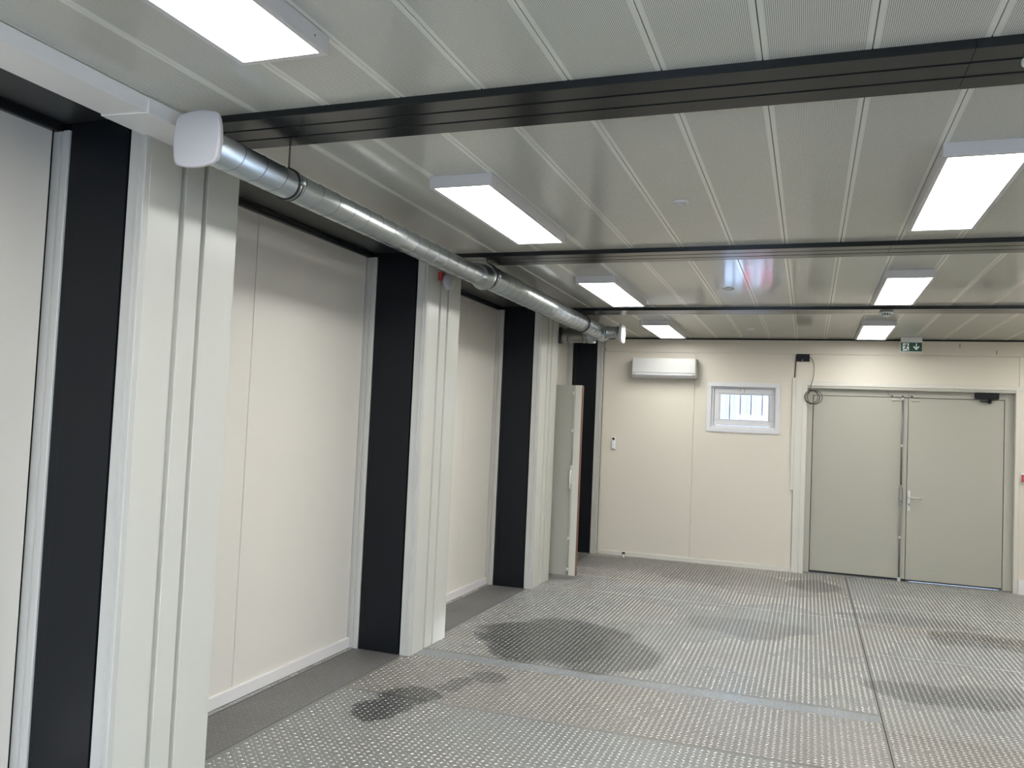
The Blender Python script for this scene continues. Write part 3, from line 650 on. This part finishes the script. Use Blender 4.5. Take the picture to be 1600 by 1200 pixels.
# ------------------------------------------------------------------ far wall equipment
ac = empty('air_conditioner', (-1.705, D, 2.36)); tag(ac, 'white wall air conditioner beside the small window near the left corner', 'air conditioner')
def ap(mb, name, m, **k): return mb.build(name, m, ac, **k)
prof = [(0, -.122), (0, .124), (-.17, .124), (-.190, .118), (-.196, .10), (-.196, -.06), (-.190, -.085), (-.150, -.122)]
ap(MB().prism(prof, 'x', -.392, .392), 'ac_casing', M['acw'], bevel=.006)
ap(MB().prism([(-.194, -.058), (-.194, .118), (-.199, .121), (-.2015, .116), (-.2015, -.055), (-.199, -.060)], 'x', -.384, .384), 'front_panel', M['acw'], bevel=.002)
ap(MB().prism([(-.188, -.068), (-.196, -.066), (-.194, -.088), (-.160, -.116), (-.150, -.116)], 'x', -.350, .350), 'air_louver', M['greyw'], bevel=.002)
ap(B(-.020, .010, -.2026, -.2010, -.030, -.026), 'maker_mark', M['steel'])
ap(B(-.026, .010, -.1985, -.196, -.066, -.061), 'display_window', M['steel'])
for x in (-.300, -.1, .1, .300): ap(B(x-.002, x+.002, -.172, -.168, -.112, -.104), 'louver_pin', M['steel'])

rc = empty('remote_control', (-2.333, D, 1.40)); tag(rc, 'small white remote control in a holder on the wall below the air conditioner', 'remote')
B(-.026, .026, -.012, 0, -.075, .02).build('wall_holder', M['greyw'], rc, bevel=.004)
B(-.020, .020, -.024, -.004, -.066, .080).build('remote_body', M['whitep'], rc, bevel=.005)
B(-.015, .015, -.0255, -.023, .045, .074).build('remote_display', M['blackp'], rc)

bb = empty('control_box', (-.088, D, 2.525)); tag(bb, 'small black control box high on the wall above the left of the double door', 'box')
B(-.072, .072, -.036, -.008, -.044, .044).build('box_body', M['blackp'], bb, bevel=.003)
MB().lathe((-.008, -.036, -.030), (0, -1, 0), [(.006, 0), (.005, .004)], 12).build('indicator_light', M['signwhite'], bb)
cb = empty('hanging_cable', (.04, D-.03, 2.06)); tag(cb, 'thin dark cable coiled at the top left corner of the double door', 'cable')
pts = [(-.020, D-.024, 2.535), (.010, D-.03, 2.515), (.032, D-.035, 2.46), (.037, D-.037, 2.38), (.032, D-.036, 2.30), (.014, D-.032, 2.22), (.000, D-.03, 2.165), (-.006, D-.03, 2.14)]
def smooth(pts, it=3):
    P = [Vector(p) for p in pts]
    for _ in range(it):
        Q = [P[0]]
        for a, b in zip(P, P[1:]): Q += [a.lerp(b, .25), a.lerp(b, .75)]
        Q.append(P[-1]); P = Q
    return P
o = MB().tube(smooth(pts, 2), .0036, 7).build('cable_drop', M['cable'], cb); o.location = -cb.location
def ring(cx, cz, r, y, n=36, e=1.0):
    return [(cx+r*math.cos(2*math.pi*k/n), y+.006*math.sin(4*math.pi*k/n), cz+r*e*math.sin(2*math.pi*k/n)) for k in range(n+1)]
for (cx, cz, r, y) in ((.022, 2.062, .082, D-.030), (.030, 2.058, .076, D-.036), (.052, 2.062, .082, D-.027), (.012, 2.064, .074, D-.040)):
    o = MB().tube(ring(cx, cz, r, y), .0036, 7).build('cable_coil', M['cable'], cb); o.location = -cb.location
fc = MB().tube(smooth([(-.160, D-.012, 2.565), (-.166, D-.012, 2.55), (-.168, D-.012, 2.46), (-.176, D-.012, 2.285)], 1), .0062, 8).build('feed_cable', M['cable']); tag(fc, 'short dark cable from the black control box into the white conduit', 'cable')
cn = empty('wall_conduit', (-.180, D, .97)); tag(cn, 'narrow white cable conduit running down the wall left of the double door', 'conduit')
B(-.018, .018, -.020, 0, 0, 1.318).build('conduit_cover', M['casing'], cn, bevel=.003)
B(-.020, .020, -.022, 0, -.012, .004).build('conduit_end_cap', M['casing'], cn, bevel=.003)

cp = empty('fire_call_point', (2.222, D, 1.25)); tag(cp, 'red and white fire call point on the wall at the right picture edge', 'call point')
B(-.050, .050, -.012, 0, -.052, .052).build('call_point_base', M['signwhite'], cp, bevel=.004)
B(-.044, .044, -.042, -.012, -.042, .036).build('call_point_body', M['red'], cp, bevel=.006)
B(-.024, .024, -.0435, -.041, -.020, .018).build('press_plate', M['signwhite'], cp)

ds = empty('door_stop', (-2.135, D-.10, 0)); tag(ds, 'small steel floor door stop with black rubber cap by the far skirting', 'door stop')
MB().lathe((0, 0, 0), (0, 0, 1), [(.024, 0), (.024, .004), (.015, .008), (.015, .040)], 20).build('stop_post', M['steel'], ds)
MB().lathe((0, 0, .040), (0, 0, 1), [(.018, 0), (.020, .004), (.020, .014), (.012, .020)], 20).build('rubber_cap', M['rubber'], ds)

al = empty('alarm_sounder', (XP, 5.40, 2.60)); tag(al, 'red and white alarm sounder on the pilaster half hidden behind the duct', 'alarm')
B(0, .030, -.105, -.02, -.005, .055).build('sounder_base', M['red'], al, bevel=.006)
MB().lathe((.028, -.02, -.005), (1, 0, 0), [(.058, 0), (.058, .022), (.052, .030), (.030, .034)], 32).build('sounder_body', M['greyw'], al)
MB().lathe((.0, .10, .005), (1, 0, 0), [(.040, 0), (.040, .018), (.028, .026)], 28).build('sounder_lamp', M['whitep'], al)

# ------------------------------------------------------------------ outside
fb = empty('far_building', (0, 26, -.14)); tag(fb, 'pale striped building outside seen through the small barred window', 'building')
B(-14, 14, 0, 8, 0, 5.2).build('facade_wall', M['facade'], fb)
for x in (-2.35, -1.75): B(x, x+.16, -.05, 0, 0, 5.2).build('facade_stripe', M['pink'], fb)

rs = empty('red_sign', (-.87, 14.0, -.14)); tag(rs, 'red sign with a white round symbol outside, mirrored in the glossy ceiling', 'sign')
B(-.23, .23, -.01, .01, 1.31, 1.66).build('sign_board', M['redsign'], rs, bevel=.003)
MB().lathe((-.02, -.010, 1.50), (0, -1, 0), [(.085, 0), (.085, .002)], 24).build('white_symbol', M['signwhite'], rs)
B(-.12, .10, -.012, -.009, 1.36, 1.39).build('white_bar', M['signwhite'], rs)
for x in (-.18, .18): B(x-.02, x+.02, .01, .05, 0, 1.66).build('sign_post', M['steel'], rs)
